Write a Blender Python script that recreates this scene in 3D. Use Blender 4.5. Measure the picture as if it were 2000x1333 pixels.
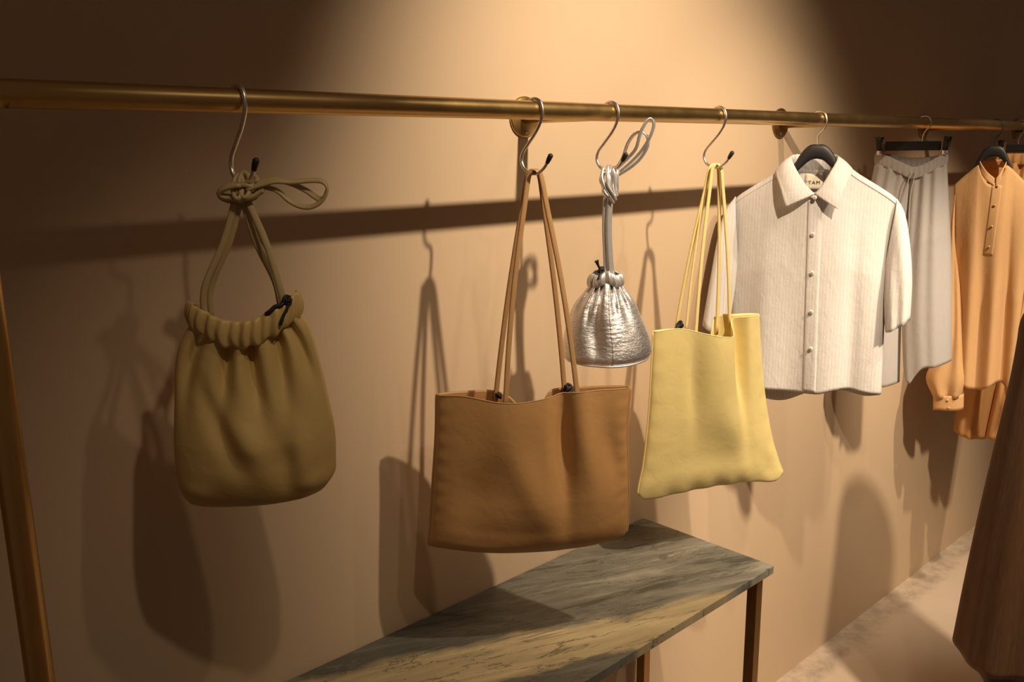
import bpy, bmesh, math, random
from mathutils import Vector, Matrix

for o in list(bpy.data.objects):
    bpy.data.objects.remove(o, do_unlink=True)
SC = bpy.context.scene
COL = SC.collection
PI = math.pi
rad = math.radians

# ------------------------------------------------------------------ camera
pitch, yaw, roll = rad(12.26), rad(43.19), rad(-0.591)
fw = Vector((math.sin(yaw) * math.cos(pitch), math.cos(yaw) * math.cos(pitch), -math.sin(pitch)))
rt = Vector((math.cos(yaw), -math.sin(yaw), 0))
up = rt.cross(fw)
rt, up = rt * math.cos(roll) + up * math.sin(roll), up * math.cos(roll) - rt * math.sin(roll)
CAM_H = 1.7205
cam = bpy.data.cameras.new('camera')
cam.lens = 36 * 1715.9 / 2000
cam.sensor_width = 36
cam.sensor_fit = 'HORIZONTAL'
cam.clip_start = 0.02
camo = bpy.data.objects.new('camera', cam)
COL.objects.link(camo)
camo.matrix_world = Matrix(((rt.x, up.x, -fw.x, 0), (rt.y, up.y, -fw.y, 0), (rt.z, up.z, -fw.z, CAM_H), (0, 0, 0, 1)))
SC.camera = camo

# ------------------------------------------------------------------ world, lights, exposure
world = bpy.data.worlds.new('world')
SC.world = world
world.use_nodes = True
bg = world.node_tree.nodes['Background']
bg.inputs[0].default_value = (1.0, 0.62, 0.42, 1)
bg.inputs[1].default_value = 0.056

SC.view_settings.view_transform = 'Standard'
SC.view_settings.look = 'None'
SC.view_settings.gamma = 1
SC.view_settings.use_curve_mapping = False
SC.view_settings.exposure = 0.0

WARM = (1.0, 0.80, 0.58)

def spot(name, loc, target, power, angle, blend, size, color=WARM):
    l = bpy.data.lights.new(name, 'SPOT')
    l.energy = power
    l.spot_size = rad(angle)
    l.spot_blend = blend
    l.shadow_soft_size = size
    l.color = color
    o = bpy.data.objects.new(name, l)
    COL.objects.link(o)
    o.location = loc
    o.rotation_euler = (Vector(target) - Vector(loc)).to_track_quat('-Z', 'Y').to_euler()
    return o

# a row of ceiling track spots in front of the rail, plus one added for the peach clothes
spot('track_spot', (1.30, 0.157, 2.54), (1.62, 1.30, 1.56), 122, 74, 0.90, 0.022)
spot('track_spot', (1.72, 0.157, 2.54), (1.85, 1.30, 0.95), 16, 70, 0.8, 0.022)
spot('track_spot', (2.08, 0.157, 2.54), (2.10, 1.30, 1.20), 36, 56, 0.8, 0.022)
spot('track_spot', (2.75, 0.157, 2.54), (3.30, 1.10, 1.05), 135, 46, 0.9, 0.022)  # added spot, brightens the peach shirt and trousers
spot('track_spot', (0.90, 0.157, 2.54), (0.85, 1.30, 0.60), 8, 60, 0.9, 0.022)
spot('track_spot', (0.50, 0.157, 2.54), (0.90, 1.30, 0.66), 14, 54, 0.9, 0.022)
spot('ceiling_spot', (1.84, -0.45, 2.75), (2.70, 1.15, 0.12), 290, 50, 0.75, 0.055)

# ------------------------------------------------------------------ helpers
def empty(name, loc, rz=0.0):
    o = bpy.data.objects.new(name, None)
    COL.objects.link(o)
    o.location = loc
    o.rotation_euler = (0, 0, rz)
    o.empty_display_size = 0.03
    return o

def tag(o, label, cat, group=None):
    o['label'] = label
    o['category'] = cat
    if group:
        o['group'] = group
    return o

def obj(name, verts, faces, mat, parent=None, smooth=True, solid=0.0, subd=0, offset=0.0):
    me = bpy.data.meshes.new(name)
    me.from_pydata([tuple(v) for v in verts], [], faces)
    bm = bmesh.new()
    bm.from_mesh(me)
    bmesh.ops.recalc_face_normals(bm, faces=bm.faces)
    bm.to_mesh(me)
    bm.free()
    if smooth:
        me.polygons.foreach_set('use_smooth', [True] * len(me.polygons))
    me.materials.append(mat)
    o = bpy.data.objects.new(name, me)
    COL.objects.link(o)
    if parent:
        o.parent = parent
    if subd:
        m = o.modifiers.new('subdivision', 'SUBSURF')
        m.levels = subd
        m.render_levels = subd
    if solid:
        m = o.modifiers.new('thickness', 'SOLIDIFY')
        m.thickness = solid
        m.offset = offset
    return o

def join(*parts):
    V, Fs = [], []
    for v, f in parts:
        k = len(V)
        V += list(v)
        Fs += [tuple(i + k for i in q) for q in f]
    return V, Fs

def catmull(pts, n=6):
    pts = [Vector(p) for p in pts]
    out = []
    P = [pts[0] * 2 - pts[1]] + pts + [pts[-1] * 2 - pts[-2]]
    for i in range(1, len(P) - 2):
        p0, p1, p2, p3 = P[i - 1], P[i], P[i + 1], P[i + 2]
        for k in range(n):
            t = k / n
            out.append(0.5 * ((2 * p1) + (p2 - p0) * t + (2 * p0 - 5 * p1 + 4 * p2 - p3) * t * t + (3 * p1 - p0 - 3 * p2 + p3) * t ** 3))
    out.append(pts[-1])
    return out

def sweep(path, w, h=None, side=None, n=10, power=1.0, cap=True):
    """tube along path; w, h = half sizes along 'side' and the other axis (numbers or functions of 0..1)"""
    path = [Vector(p) for p in path]
    N = len(path)
    h = w if h is None else h
    fwid = w if callable(w) else (lambda t: w)
    fhei = h if callable(h) else (lambda t: h)
    T = []
    for i in range(N):
        a, b = path[max(i - 1, 0)], path[min(i + 1, N - 1)]
        d = b - a
        T.append(d.normalized() if d.length > 1e-9 else Vector((0, 0, 1)))
    s = Vector(side) if side is not None else (Vector((0, 1, 0)) if abs(T[0].y) < 0.9 else Vector((1, 0, 0)))
    V, Fs = [], []
    for i in range(N):
        if side is not None:
            s = Vector(side)
        s = (s - T[i] * s.dot(T[i]))
        s = s.normalized() if s.length > 1e-6 else T[i].orthogonal().normalized()
        b = T[i].cross(s)
        t = i / (N - 1)
        for k in range(n):
            a = 2 * PI * k / n
            c, q = math.cos(a), math.sin(a)
            c = math.copysign(abs(c) ** power, c)
            q = math.copysign(abs(q) ** power, q)
            V.append(path[i] + s * (c * fwid(t)) + b * (q * fhei(t)))
    for i in range(N - 1):
        for k in range(n):
            k2 = (k + 1) % n
            Fs.append((i * n + k, i * n + k2, (i + 1) * n + k2, (i + 1) * n + k))
    if cap:
        Fs.append(tuple(range(n - 1, -1, -1)))
        Fs.append(tuple(range((N - 1) * n, N * n)))
    return V, Fs

def box(x0, x1, y0, y1, z0, z1):
    v = [(x, y, z) for x in (x0, x1) for y in (y0, y1) for z in (z0, z1)]
    f = [(0, 1, 3, 2), (4, 6, 7, 5), (0, 4, 5, 1), (2, 3, 7, 6), (0, 2, 6, 4), (1, 5, 7, 3)]
    return v, f

def bevel(o, w, seg=2):
    m = o.modifiers.new('bevel', 'BEVEL')
    m.width = w
    m.segments = seg
    m.limit_method = 'ANGLE'
    return o

def disc(c, r, th, n=32, axis='y'):
    """closed short cylinder, from c going -axis by th, rounded rim"""
    V, Fs = [], []
    prof = [(0.0, r), (0.7, r), (1.0, r * 0.93)]
    for d, rr in prof:
        for k in range(n):
            a = 2 * PI * k / n
            if axis == 'y':
                V.append((c[0] + rr * math.cos(a), c[1] - d * th, c[2] + rr * math.sin(a)))
            else:
                V.append((c[0] + rr * math.cos(a), c[1] + rr * math.sin(a), c[2] + d * th))
    for j in range(len(prof) - 1):
        for k in range(n):
            k2 = (k + 1) % n
            Fs.append((j * n + k, j * n + k2, (j + 1) * n + k2, (j + 1) * n + k))
    Fs.append(tuple(range(n)))
    Fs.append(tuple(range(2 * n, 3 * n)))
    return V, Fs

def lerp(a, b, t):
    return a + (b - a) * t

def curve1(pts):
    """smooth 1-d interpolation through (u, value) pairs"""
    pts = sorted(pts)
    us = [p[0] for p in pts]
    vs = [p[1] for p in pts]
    m = []
    for i in range(len(pts)):
        a, b = max(i - 1, 0), min(i + 1, len(pts) - 1)
        m.append((vs[b] - vs[a]) / (us[b] - us[a]))
    def f(u):
        if u <= us[0]:
            return vs[0]
        if u >= us[-1]:
            return vs[-1]
        i = 0
        while u > us[i + 1]:
            i += 1
        hh = us[i + 1] - us[i]
        t = (u - us[i]) / hh
        return (vs[i] * (2 * t ** 3 - 3 * t * t + 1) + hh * m[i] * (t ** 3 - 2 * t * t + t)
                + vs[i + 1] * (-2 * t ** 3 + 3 * t * t) + hh * m[i + 1] * (t ** 3 - t * t))
    return f

def gauss(u, c, w):
    return math.exp(-((u - c) / w) ** 2)

def shell(ns, nt, XL, XR, ztf, ztb, zb, yf, yb, close=True, zbb=None):
    """closed cloth or leather sleeve: a front and a back panel joined at both sides (and along the bottom)"""
    zbb = zbb or zb
    V, Fs = [], []
    n = 2 * ns
    for j in range(nt + 1):
        t = j / nt
        for i in range(ns + 1):
            s = i / ns
            V.append((lerp(XL(t), XR(t), s), yf(s, t), lerp(ztf(s), zb(s), t)))
        for i in range(ns - 1, 0, -1):
            s = i / ns
            V.append((lerp(XL(t), XR(t), s), yb(s, t), lerp(ztb(s), zbb(s), t)))
    for j in range(nt):
        for k in range(n):
            k2 = (k + 1) % n
            Fs.append((j * n + k, j * n + k2, (j + 1) * n + k2, (j + 1) * n + k))
    if close:
        b = nt * n
        bk = lambda i: b + (i if i in (0, ns) else 2 * ns - i)
        for i in range(ns):
            q = []
            for v in (b + i, b + i + 1, bk(i + 1), bk(i)):
                if v not in q:
                    q.append(v)
            Fs.append(tuple(q))
    return V, Fs

def tube_rings(rings, cap0=False, cap1=False):
    V, Fs = [], []
    n = len(rings[0])
    for r in rings:
        V += [tuple(p) for p in r]
    for j in range(len(rings) - 1):
        for k in range(n):
            k2 = (k + 1) % n
            Fs.append((j * n + k, j * n + k2, (j + 1) * n + k2, (j + 1) * n + k))
    if cap0:
        Fs.append(tuple(range(n)))
    if cap1:
        Fs.append(tuple(range((len(rings) - 1) * n, len(rings) * n)))
    return V, Fs

def grid(fn, nu, nv):
    V = [tuple(fn(i / nu, j / nv)) for j in range(nv + 1) for i in range(nu + 1)]
    Fs = [(j * (nu + 1) + i, j * (nu + 1) + i + 1, (j + 1) * (nu + 1) + i + 1, (j + 1) * (nu + 1) + i) for j in range(nv) for i in range(nu)]
    return V, Fs

# ------------------------------------------------------------------ materials
class NT:
    def __init__(self, name):
        self.m = bpy.data.materials.new(name)
        self.m.use_nodes = True
        self.t = self.m.node_tree
        self.n = self.t.nodes
        self.b = self.n['Principled BSDF']
    def node(self, typ, **kw):
        k = self.n.new(typ)
        for a, v in kw.items():
            if a.startswith('_'):
                setattr(k, a[1:], v)
            else:
                k.inputs[a.replace('__', ' ')].default_value = v
        return k
    def link(self, a, b):
        self.t.links.new(a, b)
    def coords(self, scale=(1, 1, 1)):
        c = self.n.new('ShaderNodeTexCoord')
        mp = self.n.new('ShaderNodeMapping')
        mp.inputs['Scale'].default_value = scale
        self.link(c.outputs['Object'], mp.inputs['Vector'])
        return mp.outputs[0]
    def noise(self, vec, scale, detail=4, rough=0.55, dist=0.0):
        k = self.n.new('ShaderNodeTexNoise')
        k.inputs['Scale'].default_value = scale
        k.inputs['Detail'].default_value = detail
        k.inputs['Roughness'].default_value = rough
        k.inputs['Distortion'].default_value = dist
        if vec is not None:
            self.link(vec, k.inputs['Vector'])
        return k.outputs[0]
    def ramp(self, fac, stops):
        k = self.n.new('ShaderNodeValToRGB')
        el = k.color_ramp.elements
        while len(el) < len(stops):
            el.new(0.5)
        for e, (p, c) in zip(el, stops):
            e.position = p
            e.color = (c[0], c[1], c[2], 1) if not isinstance(c, float) else (c, c, c, 1)
        self.link(fac, k.inputs[0])
        return k.outputs[0]
    def math(self, op, a, b=None, c=None):
        k = self.n.new('ShaderNodeMath')
        k.operation = op
        for i, v in enumerate((a, b, c)):
            if v is None:
                continue
            if isinstance(v, (int, float)):
                k.inputs[i].default_value = v
            else:
                self.link(v, k.inputs[i])
        return k.outputs[0]
    def mix(self, fac, a, b, mode='MIX'):
        k = self.n.new('ShaderNodeMix')
        k.data_type = 'RGBA'
        k.blend_type = mode
        for sock, v in ((k.inputs[0], fac), (k.inputs[6], a), (k.inputs[7], b)):
            if isinstance(v, (int, float)):
                sock.default_value = v
            elif isinstance(v, tuple):
                sock.default_value = (v[0], v[1], v[2], 1)
            else:
                self.link(v, sock)
        return k.outputs[2]
    def bump(self, hgt, strength, dist=0.002, normal=None):
        k = self.n.new('ShaderNodeBump')
        k.inputs['Strength'].default_value = strength
        k.inputs['Distance'].default_value = dist
        self.link(hgt, k.inputs['Height'])
        if normal is not None:
            self.link(normal, k.inputs['Normal'])
        return k.outputs[0]
    def done(self, color=None, rough=None, metal=None, normal=None, spec=None, sheen=None):
        for sock, v in (('Base Color', color), ('Roughness', rough), ('Metallic', metal), ('Specular IOR Level', spec), ('Sheen Weight', sheen)):
            if v is None:
                continue
            if isinstance(v, (int, float)):
                self.b.inputs[sock].default_value = v
            elif isinstance(v, tuple):
                self.b.inputs[sock].default_value = (v[0], v[1], v[2], 1)
            else:
                self.link(v, self.b.inputs[sock])
        if normal is not None:
            self.link(normal, self.b.inputs['Normal'])
        return self.m

def plain(name, color, rough, metal=0.0, spec=0.5, nscale=60, nstr=0.08, var=0.1):
    m = NT(name)
    v = m.coords()
    f = m.noise(v, nscale, 3)
    c = m.mix(f, tuple(x * (1 - var) for x in color), tuple(min(1, x * (1 + var)) for x in color))
    return m.done(c, rough, metal, m.bump(f, nstr, 0.001), spec)

def leather(name, color, rough=0.42, var=0.08, spec=0.45):
    m = NT(name)
    v = m.coords()
    big = m.noise(v, 14, 3)
    fine = m.noise(v, 420, 3)
    c = m.mix(big, tuple(x * (1 - var) for x in color), tuple(x * (1 + var) for x in color))
    nb = m.bump(m.noise(v, 34, 2, 0.5, 0.6), 0.22, 0.004)
    nb = m.bump(fine, 0.10, 0.0006, nb)
    return m.done(c, rough, 0.0, nb, spec)

def fabric(name, color, translucent=0.25, stripe=None, weave=900, slub=0.10, crinkle=0.3, crscale=45):
    """woven cloth, part of the light passes through it"""
    m = NT(name)
    v = m.coords()
    c = m.coords((1, 1, 0.05))
    slubn = m.noise(c, weave * 0.35, 3)
    col = m.mix(slubn, tuple(x * (1 - slub) for x in color), tuple(min(1, x * (1 + slub * 0.5)) for x in color))
    if stripe:
        period, dark = stripe
        sx = m.n.new('ShaderNodeSeparateXYZ')
        m.link(v, sx.inputs[0])
        ph = m.math('FRACT', m.math('DIVIDE', sx.outputs[0], period))
        st = m.ramp(ph, [(0.0, 1.0), (0.30, 1.0), (0.36, 0.0), (0.72, 0.0), (0.80, 1.0)])
        col = m.mix(st, tuple(x * dark for x in color), col)
    cr = m.noise(m.coords((1, 1, 0.45)), crscale, 4, 0.6, 0.3)
    nb = m.bump(cr, crinkle, 0.004)
    nb = m.bump(m.noise(v, weave, 2), 0.12, 0.0005, nb)
    mat = m.done(col, 0.85, 0.0, nb, 0.15, 0.15)
    if translucent > 0:
        tr = m.n.new('ShaderNodeBsdfTranslucent')
        m.link(col, tr.inputs['Color'])
        m.link(nb, tr.inputs['Normal'])
        mx = m.n.new('ShaderNodeMixShader')
        mx.inputs[0].default_value = translucent
        m.link(m.b.outputs[0], mx.inputs[1])
        m.link(tr.outputs[0], mx.inputs[2])
        m.link(mx.outputs[0], m.n['Material Output'].inputs['Surface'])
    return mat

# painted plaster wall
m = NT('wall_plaster')
v = m.coords()
n1 = m.noise(v, 1.6, 5, 0.6)
n2 = m.noise(v, 9, 5, 0.6, 0.5)
c = m.mix(n1, (0.598, 0.447, 0.295), (0.636, 0.482, 0.322))
c = m.mix(m.math('MULTIPLY', n2, 0.18), c, (0.53, 0.385, 0.25))
nb = m.bump(m.noise(m.coords((1, 1, 0.5)), 5, 6, 0.6, 0.8), 0.10, 0.01)
nb = m.bump(m.noise(v, 160, 3), 0.06, 0.001, nb)
M_WALL = m.done(c, 0.7, 0.0, nb, 0.25)

# pale concrete floor with a rough dark patched band along the wall
m = NT('floor_concrete')
v = m.coords()
sx = m.n.new('ShaderNodeSeparateXYZ')
m.link(v, sx.inputs[0])
n1 = m.noise(v, 3, 6, 0.65)
edge = m.math('ADD', sx.outputs[1], m.math('MULTIPLY', m.math('SUBTRACT', m.noise(v, 7, 6, 0.7), 0.5), 0.16))
k = m.n.new('ShaderNodeMapRange')
k.inputs['From Min'].default_value = 1.185
k.inputs['From Max'].default_value = 1.225
m.link(edge, k.inputs['Value'])
blot = m.ramp(m.noise(v, 16, 6, 0.7), [(0.38, 0.15), (0.62, 1.0)])
fac = m.math('MULTIPLY', k.outputs[0], blot)
c = m.mix(n1, (0.58, 0.46, 0.35), (0.67, 0.54, 0.42))
c = m.mix(m.math('MULTIPLY', fac, 0.75), c, (0.34, 0.28, 0.21))
M_FLOOR = m.done(c, 0.55, 0.0, m.bump(m.noise(v, 30, 6), 0.15, 0.004), 0.35)

def brass_mat(name, col, rough):
    m = NT(name)
    v = m.coords((1, 1, 1))
    f = m.noise(v, 25, 4)
    c = m.mix(f, tuple(x * 0.85 for x in col), col)
    b = m.noise(m.coords((6, 900, 900)), 1, 2)
    return m.done(c, m.math('ADD', m.math('MULTIPLY', f, 0.12), rough), 1.0, m.bump(b, 0.04, 0.0005))

M_BRASS = brass_mat('aged_brass', (0.70, 0.475, 0.19), 0.27)
M_BRASS_D = brass_mat('dark_brass', (0.40, 0.24, 0.09), 0.38)
M_STEEL = plain('polished_steel', (0.86, 0.82, 0.78), 0.34, 1.0, nstr=0.01)
M_SCREW = plain('screw_steel', (0.5, 0.46, 0.42), 0.3, 1.0, nstr=0.02)
M_RUBBER = plain('black_rubber', (0.018, 0.012, 0.010), 0.55)
M_CORD = plain('black_waxed_cord', (0.012, 0.009, 0.009), 0.6, nscale=600, nstr=0.5)
M_HANGER = plain('black_matte_plastic', (0.012, 0.011, 0.012), 0.5, nstr=0.03)
M_GREEN = leather('olive_cream_leather', (0.63, 0.445, 0.165), 0.42)
M_GREEN_STRAP = leather('olive_cream_strap_leather', (0.50, 0.38, 0.18), 0.45)
M_BROWN = leather('tan_brown_leather', (0.50, 0.275, 0.105), 0.42)
M_BROWN_ED = leather('tan_brown_leather_edge', (0.42, 0.24, 0.10), 0.45)
M_YELLOW = leather('butter_yellow_leather', (0.82, 0.67, 0.285), 0.42, 0.04)
M_YELLOW_ED = leather('butter_yellow_leather_edge', (0.86, 0.72, 0.34), 0.42, 0.04)
M_WHITE = fabric('white_striped_cotton', (0.80, 0.765, 0.735), 0.22, (0.0078, 0.90), crinkle=0.42, crscale=70)
M_WHITE_PLAIN = fabric('white_cotton', (0.82, 0.785, 0.75), 0.2, None, crinkle=0.12)
M_LINEN = fabric('white_crinkled_linen', (0.66, 0.625, 0.60), 0.25, (0.0078, 0.965), crinkle=0.35)
M_PEACH = fabric('peach_cotton_gauze', (0.86, 0.56, 0.27), 0.34, None, crinkle=0.35)
M_PEACH2 = fabric('deeper_peach_cotton', (0.82, 0.48, 0.19), 0.36, None, crinkle=0.35)
M_DRESS = fabric('brown_slub_linen', (0.11, 0.052, 0.021), 0.10, None, slub=0.45, weave=500, crinkle=0.25)
M_LINING = plain('black_lining', (0.012, 0.010, 0.010), 0.6)
M_LABEL = fabric('cream_label_tape', (0.80, 0.72, 0.56), 0.0, None)
M_INK = plain('black_ink', (0.03, 0.02, 0.015), 0.7)
M_PEARL = plain('pale_shell_button', (0.62, 0.58, 0.52), 0.25, nstr=0.02)
M_PEACH_BTN = plain('peach_button', (0.62, 0.38, 0.19), 0.35, nstr=0.02)
M_PAPER = plain('white_card', (0.74, 0.68, 0.64), 0.7)
M_WOODCLIP = plain('amber_clip_plastic', (0.20, 0.10, 0.05), 0.3)

# crinkled silver leather
m = NT('silver_foil_leather')
v = m.coords()
wr = m.noise(m.coords((1.0, 1.0, 2.2)), 24, 4, 0.55, 0.5)
gr = m.noise(v, 260, 3, 0.6)
nb = m.bump(wr, 0.30, 0.006)
nb = m.bump(m.noise(m.coords((1, 1, 3.0)), 75, 4, 0.6, 0.8), 0.28, 0.003, nb)
nb = m.bump(gr, 0.40, 0.0012, nb)
M_SILVER = m.done(m.mix(wr, (0.80, 0.78, 0.77), (0.90, 0.885, 0.875)), m.math('ADD', m.math('MULTIPLY', gr, 0.22), 0.33), 1.0, nb)
m = NT('silver_strap_leather')
v = m.coords()
gr = m.noise(v, 300, 3, 0.6)
M_SILVER_STRAP = m.done((0.86, 0.845, 0.83), 0.38, 0.8, m.bump(gr, 0.35, 0.001))

# marble: grey-green slate with one broad cream band
m = NT('green_grey_marble')
tc = m.n.new('ShaderNodeTexCoord')
mv = m.n.new('ShaderNodeMapping')
mv.inputs['Location'].default_value = (1.05, 1.114, 0)
m.link(tc.outputs['Object'], mv.inputs['Vector'])
v = mv.outputs[0]
sx = m.n.new('ShaderNodeSeparateXYZ')
m.link(v, sx.inputs[0])
wob = m.math('MULTIPLY', m.math('SUBTRACT', m.noise(v, 5.0, 6, 0.6), 0.5), 0.10)
d = m.math('ADD', m.math('ADD', sx.outputs[1], m.math('MULTIPLY', sx.outputs[0], 0.44)), wob)     # across the band
tex = m.coords((1, 1, 1))
rot = m.n.new('ShaderNodeMapping')
rot.vector_type = 'TEXTURE'
rot.inputs['Rotation'].default_value = (0, 0, -rad(22))
rot.inputs['Scale'].default_value = (1.0, 0.16, 1)
m.link(v, rot.inputs['Vector'])
streak = m.noise(rot.outputs[0], 4.0, 9, 0.66, 0.5)
vein = m.noise(rot.outputs[0], 2.6, 10, 0.62, 0.5)
sc_ = m.ramp(streak, [(0.34, 0.0), (0.50, 0.45), (0.66, 1.0)])
slate = m.mix(sc_, (0.080, 0.082, 0.068), (0.34, 0.325, 0.26))
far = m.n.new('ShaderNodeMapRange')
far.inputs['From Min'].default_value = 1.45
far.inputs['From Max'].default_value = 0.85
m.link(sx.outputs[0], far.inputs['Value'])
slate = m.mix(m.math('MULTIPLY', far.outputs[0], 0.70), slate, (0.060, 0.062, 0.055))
cream = m.mix(sc_, (0.36, 0.29, 0.16), (0.66, 0.54, 0.32))
lo = m.ramp(m.math('MULTIPLY_ADD', d, 1.0, -1.0), [(0.36, 0.0), (0.438, 0.0), (0.450, 1.0), (0.570, 1.0), (0.600, 0.0)])
c = m.mix(lo, slate, cream)
vl = m.ramp(m.math('ABSOLUTE', m.math('SUBTRACT', vein, 0.5)), [(0.0, 0.9), (0.005, 0.5), (0.012, 0.0)])
c = m.mix(vl, c, (0.07, 0.065, 0.045))
vl2 = m.ramp(m.math('ABSOLUTE', m.math('SUBTRACT', streak, 0.43)), [(0.0, 0.35), (0.005, 0.12), (0.010, 0.0)])
c = m.mix(vl2, c, (0.45, 0.44, 0.36))
dx = m.math('POWER', m.math('DIVIDE', m.math('SUBTRACT', sx.outputs[0], 1.528), 0.016), 2.0)
dy = m.math('POWER', m.math('DIVIDE', m.math('SUBTRACT', sx.outputs[1], 1.1275), 0.011), 2.0)
sp = m.ramp(m.math('ADD', dx, dy), [(0.55, 0.7), (1.0, 0.0)])
c = m.mix(sp, c, (0.10, 0.085, 0.06))
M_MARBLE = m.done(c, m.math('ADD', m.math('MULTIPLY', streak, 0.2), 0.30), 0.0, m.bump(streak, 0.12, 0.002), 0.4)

# ------------------------------------------------------------------ the setting
YW, YR, ZR = 1.30, 1.0737, 1.7852
o = obj('wall_back', *box(-1.6, 8.0, YW, YW + 0.12, -0.05, 3.0), M_WALL, smooth=False)
o['kind'] = 'structure'
o = obj('floor', *box(-1.6, 8.0, -3.0, YW + 0.12, -0.06, 0.0), M_FLOOR, smooth=False)
o['kind'] = 'structure'

# ------------------------------------------------------------------ brass clothes rail
rail = empty('clothes_rail', (0.230, YR, 0))
tag(rail, 'long aged brass clothes rail running along the wall on round brackets', 'clothes rail')
R0 = 0.0155
path = [(0, 0, 0), (0, 0, 0.6), (0, 0, 1.2), (0, 0, ZR - 0.042)]
for k in range(1, 9):
    a = PI / 2 * k / 8
    path.append((0.042 - 0.042 * math.cos(a), 0, ZR - 0.042 + 0.042 * math.sin(a)))
path += [(0.043, 0, ZR)]
post = sweep(path, R0, n=28, side=(0, 1, 0), cap=False)
obj('post', *post, M_BRASS, rail)
obj('bar', *sweep([(0.043 + 0.25 * k, 0, ZR) for k in range(25)], R0, n=28, side=(0, 1, 0), cap=False), M_BRASS, rail)
obj('foot_plate', *disc((0, 0, 0.0), 0.045, 0.008, axis='z'), M_BRASS_D, rail)
for bx_ in (1.259, 2.235, 3.183, 4.110, 5.05):
    x = bx_ - 0.230
    arm = obj('bracket', *sweep([(x, YW - YR - 0.004, ZR), (x, 0.10, ZR), (x, 0.0, ZR)], 0.0135, n=20), M_BRASS, rail)
    obj('wall_plate', *disc((x, YW - YR, ZR), 0.040, 0.006), M_BRASS_D if bx_ > 2 else M_BRASS, arm)  # first plate paler than the rest: its lit look is put into the colour
    for sz in (-0.029, 0.029):
        obj('screw', *disc((x, YW - YR - 0.0055, ZR + sz), 0.0042, 0.002, n=12), M_SCREW, arm)

# ------------------------------------------------------------------ s hooks
HOOK = [(-0.0190, -0.004), (-0.0140, 0.0130), (0.0, 0.0188), (0.0140, 0.0132), (0.0196, 0.0), (0.0165, -0.016), (0.005, -0.034),
        (-0.014, -0.054), (-0.027, -0.068), (-0.0315, -0.082), (-0.0245, -0.0955), (-0.009, -0.1035), (0.008, -0.1030), (0.0235, -0.0935), (0.0335, -0.0805)]
def s_hook(x, label):
    r = empty('s_hook', (x, YR, ZR))
    tag(r, label, 'hook', 'wire s-hooks on the brass rail')
    p = catmull([(0, -a, b) for a, b in HOOK], 5)
    obj('wire', *sweep(p, 0.0028, n=10, side=(1, 0, 0)), M_STEEL, r)
    obj('tip_cap', *sweep([(0, -0.0300, -0.0860), (0, -0.0340, -0.0800), (0, -0.0385, -0.0735), (0, -0.0398, -0.0715)],
                          lambda t: [0.0033, 0.0042, 0.0044, 0.0022][min(3, int(t * 3 + 0.01))], n=12, side=(1, 0, 0)), M_RUBBER, r)
    return r
s_hook(0.5365, 'thin steel s-hook holding the olive drawstring pouch, nearest the rail post')
s_hook(1.0640, 'thin steel s-hook with the brown tote hanging from it')
s_hook(1.2580, 'thin steel s-hook with the small silver pouch tied to it')
s_hook(1.6000, 'thin steel s-hook with the yellow tote hanging from it')
ZH = ZR - 0.1035       # lowest point of every hook wire

def strap_loop(pl, pr, apex, lean=0.0, w=0.0050, h=0.0024, bow=0.006, ctr=0.0, apex_r=0.010):
    """flat leather handle: from pl over the hook at apex to pr"""
    pl, pr, a = Vector(pl), Vector(pr), Vector(apex)
    pts = []
    for t in (0.0, 0.25, 0.5, 0.72, 0.9):
        p = pl.lerp(a + Vector((-apex_r, 0, -0.020)), t)
        p.x += -bow * math.sin(PI * t) * (1 if pl.x < a.x else -1)
        pts.append(p)
    pts += [a + Vector((-apex_r * 0.95, 0, -0.012)), a + Vector((-apex_r * 0.5, 0, -0.002)), a + Vector((0, 0, 0.001)),
            a + Vector((apex_r * 0.5, 0, -0.002)), a + Vector((apex_r * 0.95, 0, -0.012))]
    for t in (0.9, 0.72, 0.5, 0.25, 0.0):
        p = pr.lerp(a + Vector((apex_r, 0, -0.020)), t)
        p.x += bow * math.sin(PI * t)
        pts.append(p)
    return sweep(catmull(pts, 4), w, h, side=(1, 0.45, 0), n=12, power=0.7)

def knot_blob(c, s, seed=1, n=3):
    """tight little cord knot: a few crossing loops"""
    random.seed(seed)
    parts = []
    for k in range(n):
        ax = Vector((random.uniform(-1, 1), random.uniform(-1, 1), random.uniform(-1, 1))).normalized()
        u = ax.orthogonal().normalized()
        w = ax.cross(u)
        pts = [Vector(c) + (u * math.cos(a) + w * math.sin(a)) * s * (0.75 + 0.2 * k) + ax * s * 0.25 * math.sin(2 * a) for a in [2 * PI * i / 12 for i in range(13)]]
        parts.append(sweep(pts, s * 0.42, n=8))
    return parts

# ------------------------------------------------------------------ olive drawstring pouch
g = empty('drawstring_bag', (0.5365, YR, ZH + 0.004), -rad(35))
tag(g, 'olive cream leather drawstring bag with gathered top, knotted onto its hook', 'bag')
top = lambda s: -0.180 - 0.030 * math.sin(PI * min(1, max(0, s))) ** 1.1 + 0.010 * s
XLg = curve1([(0, -0.078), (0.10, -0.094), (0.22, -0.104), (0.45, -0.1105), (0.72, -0.1165), (0.90, -0.1155), (0.96, -0.110), (1, -0.1025)])
XRg = curve1([(0, 0.058), (0.10, 0.072), (0.25, 0.081), (0.45, 0.090), (0.70, 0.0985), (0.88, 0.0975), (0.94, 0.096), (1, 0.086)])
def prof(s, p=0.55):
    return max(0.0, math.sin(PI * s)) ** p
pleats = [(0.13, 0.040, 0.40), (0.34, 0.045, 0.36), (0.56, 0.045, 0.42), (0.755, 0.045, 0.40), (0.90, 0.03, 0.36)]
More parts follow.
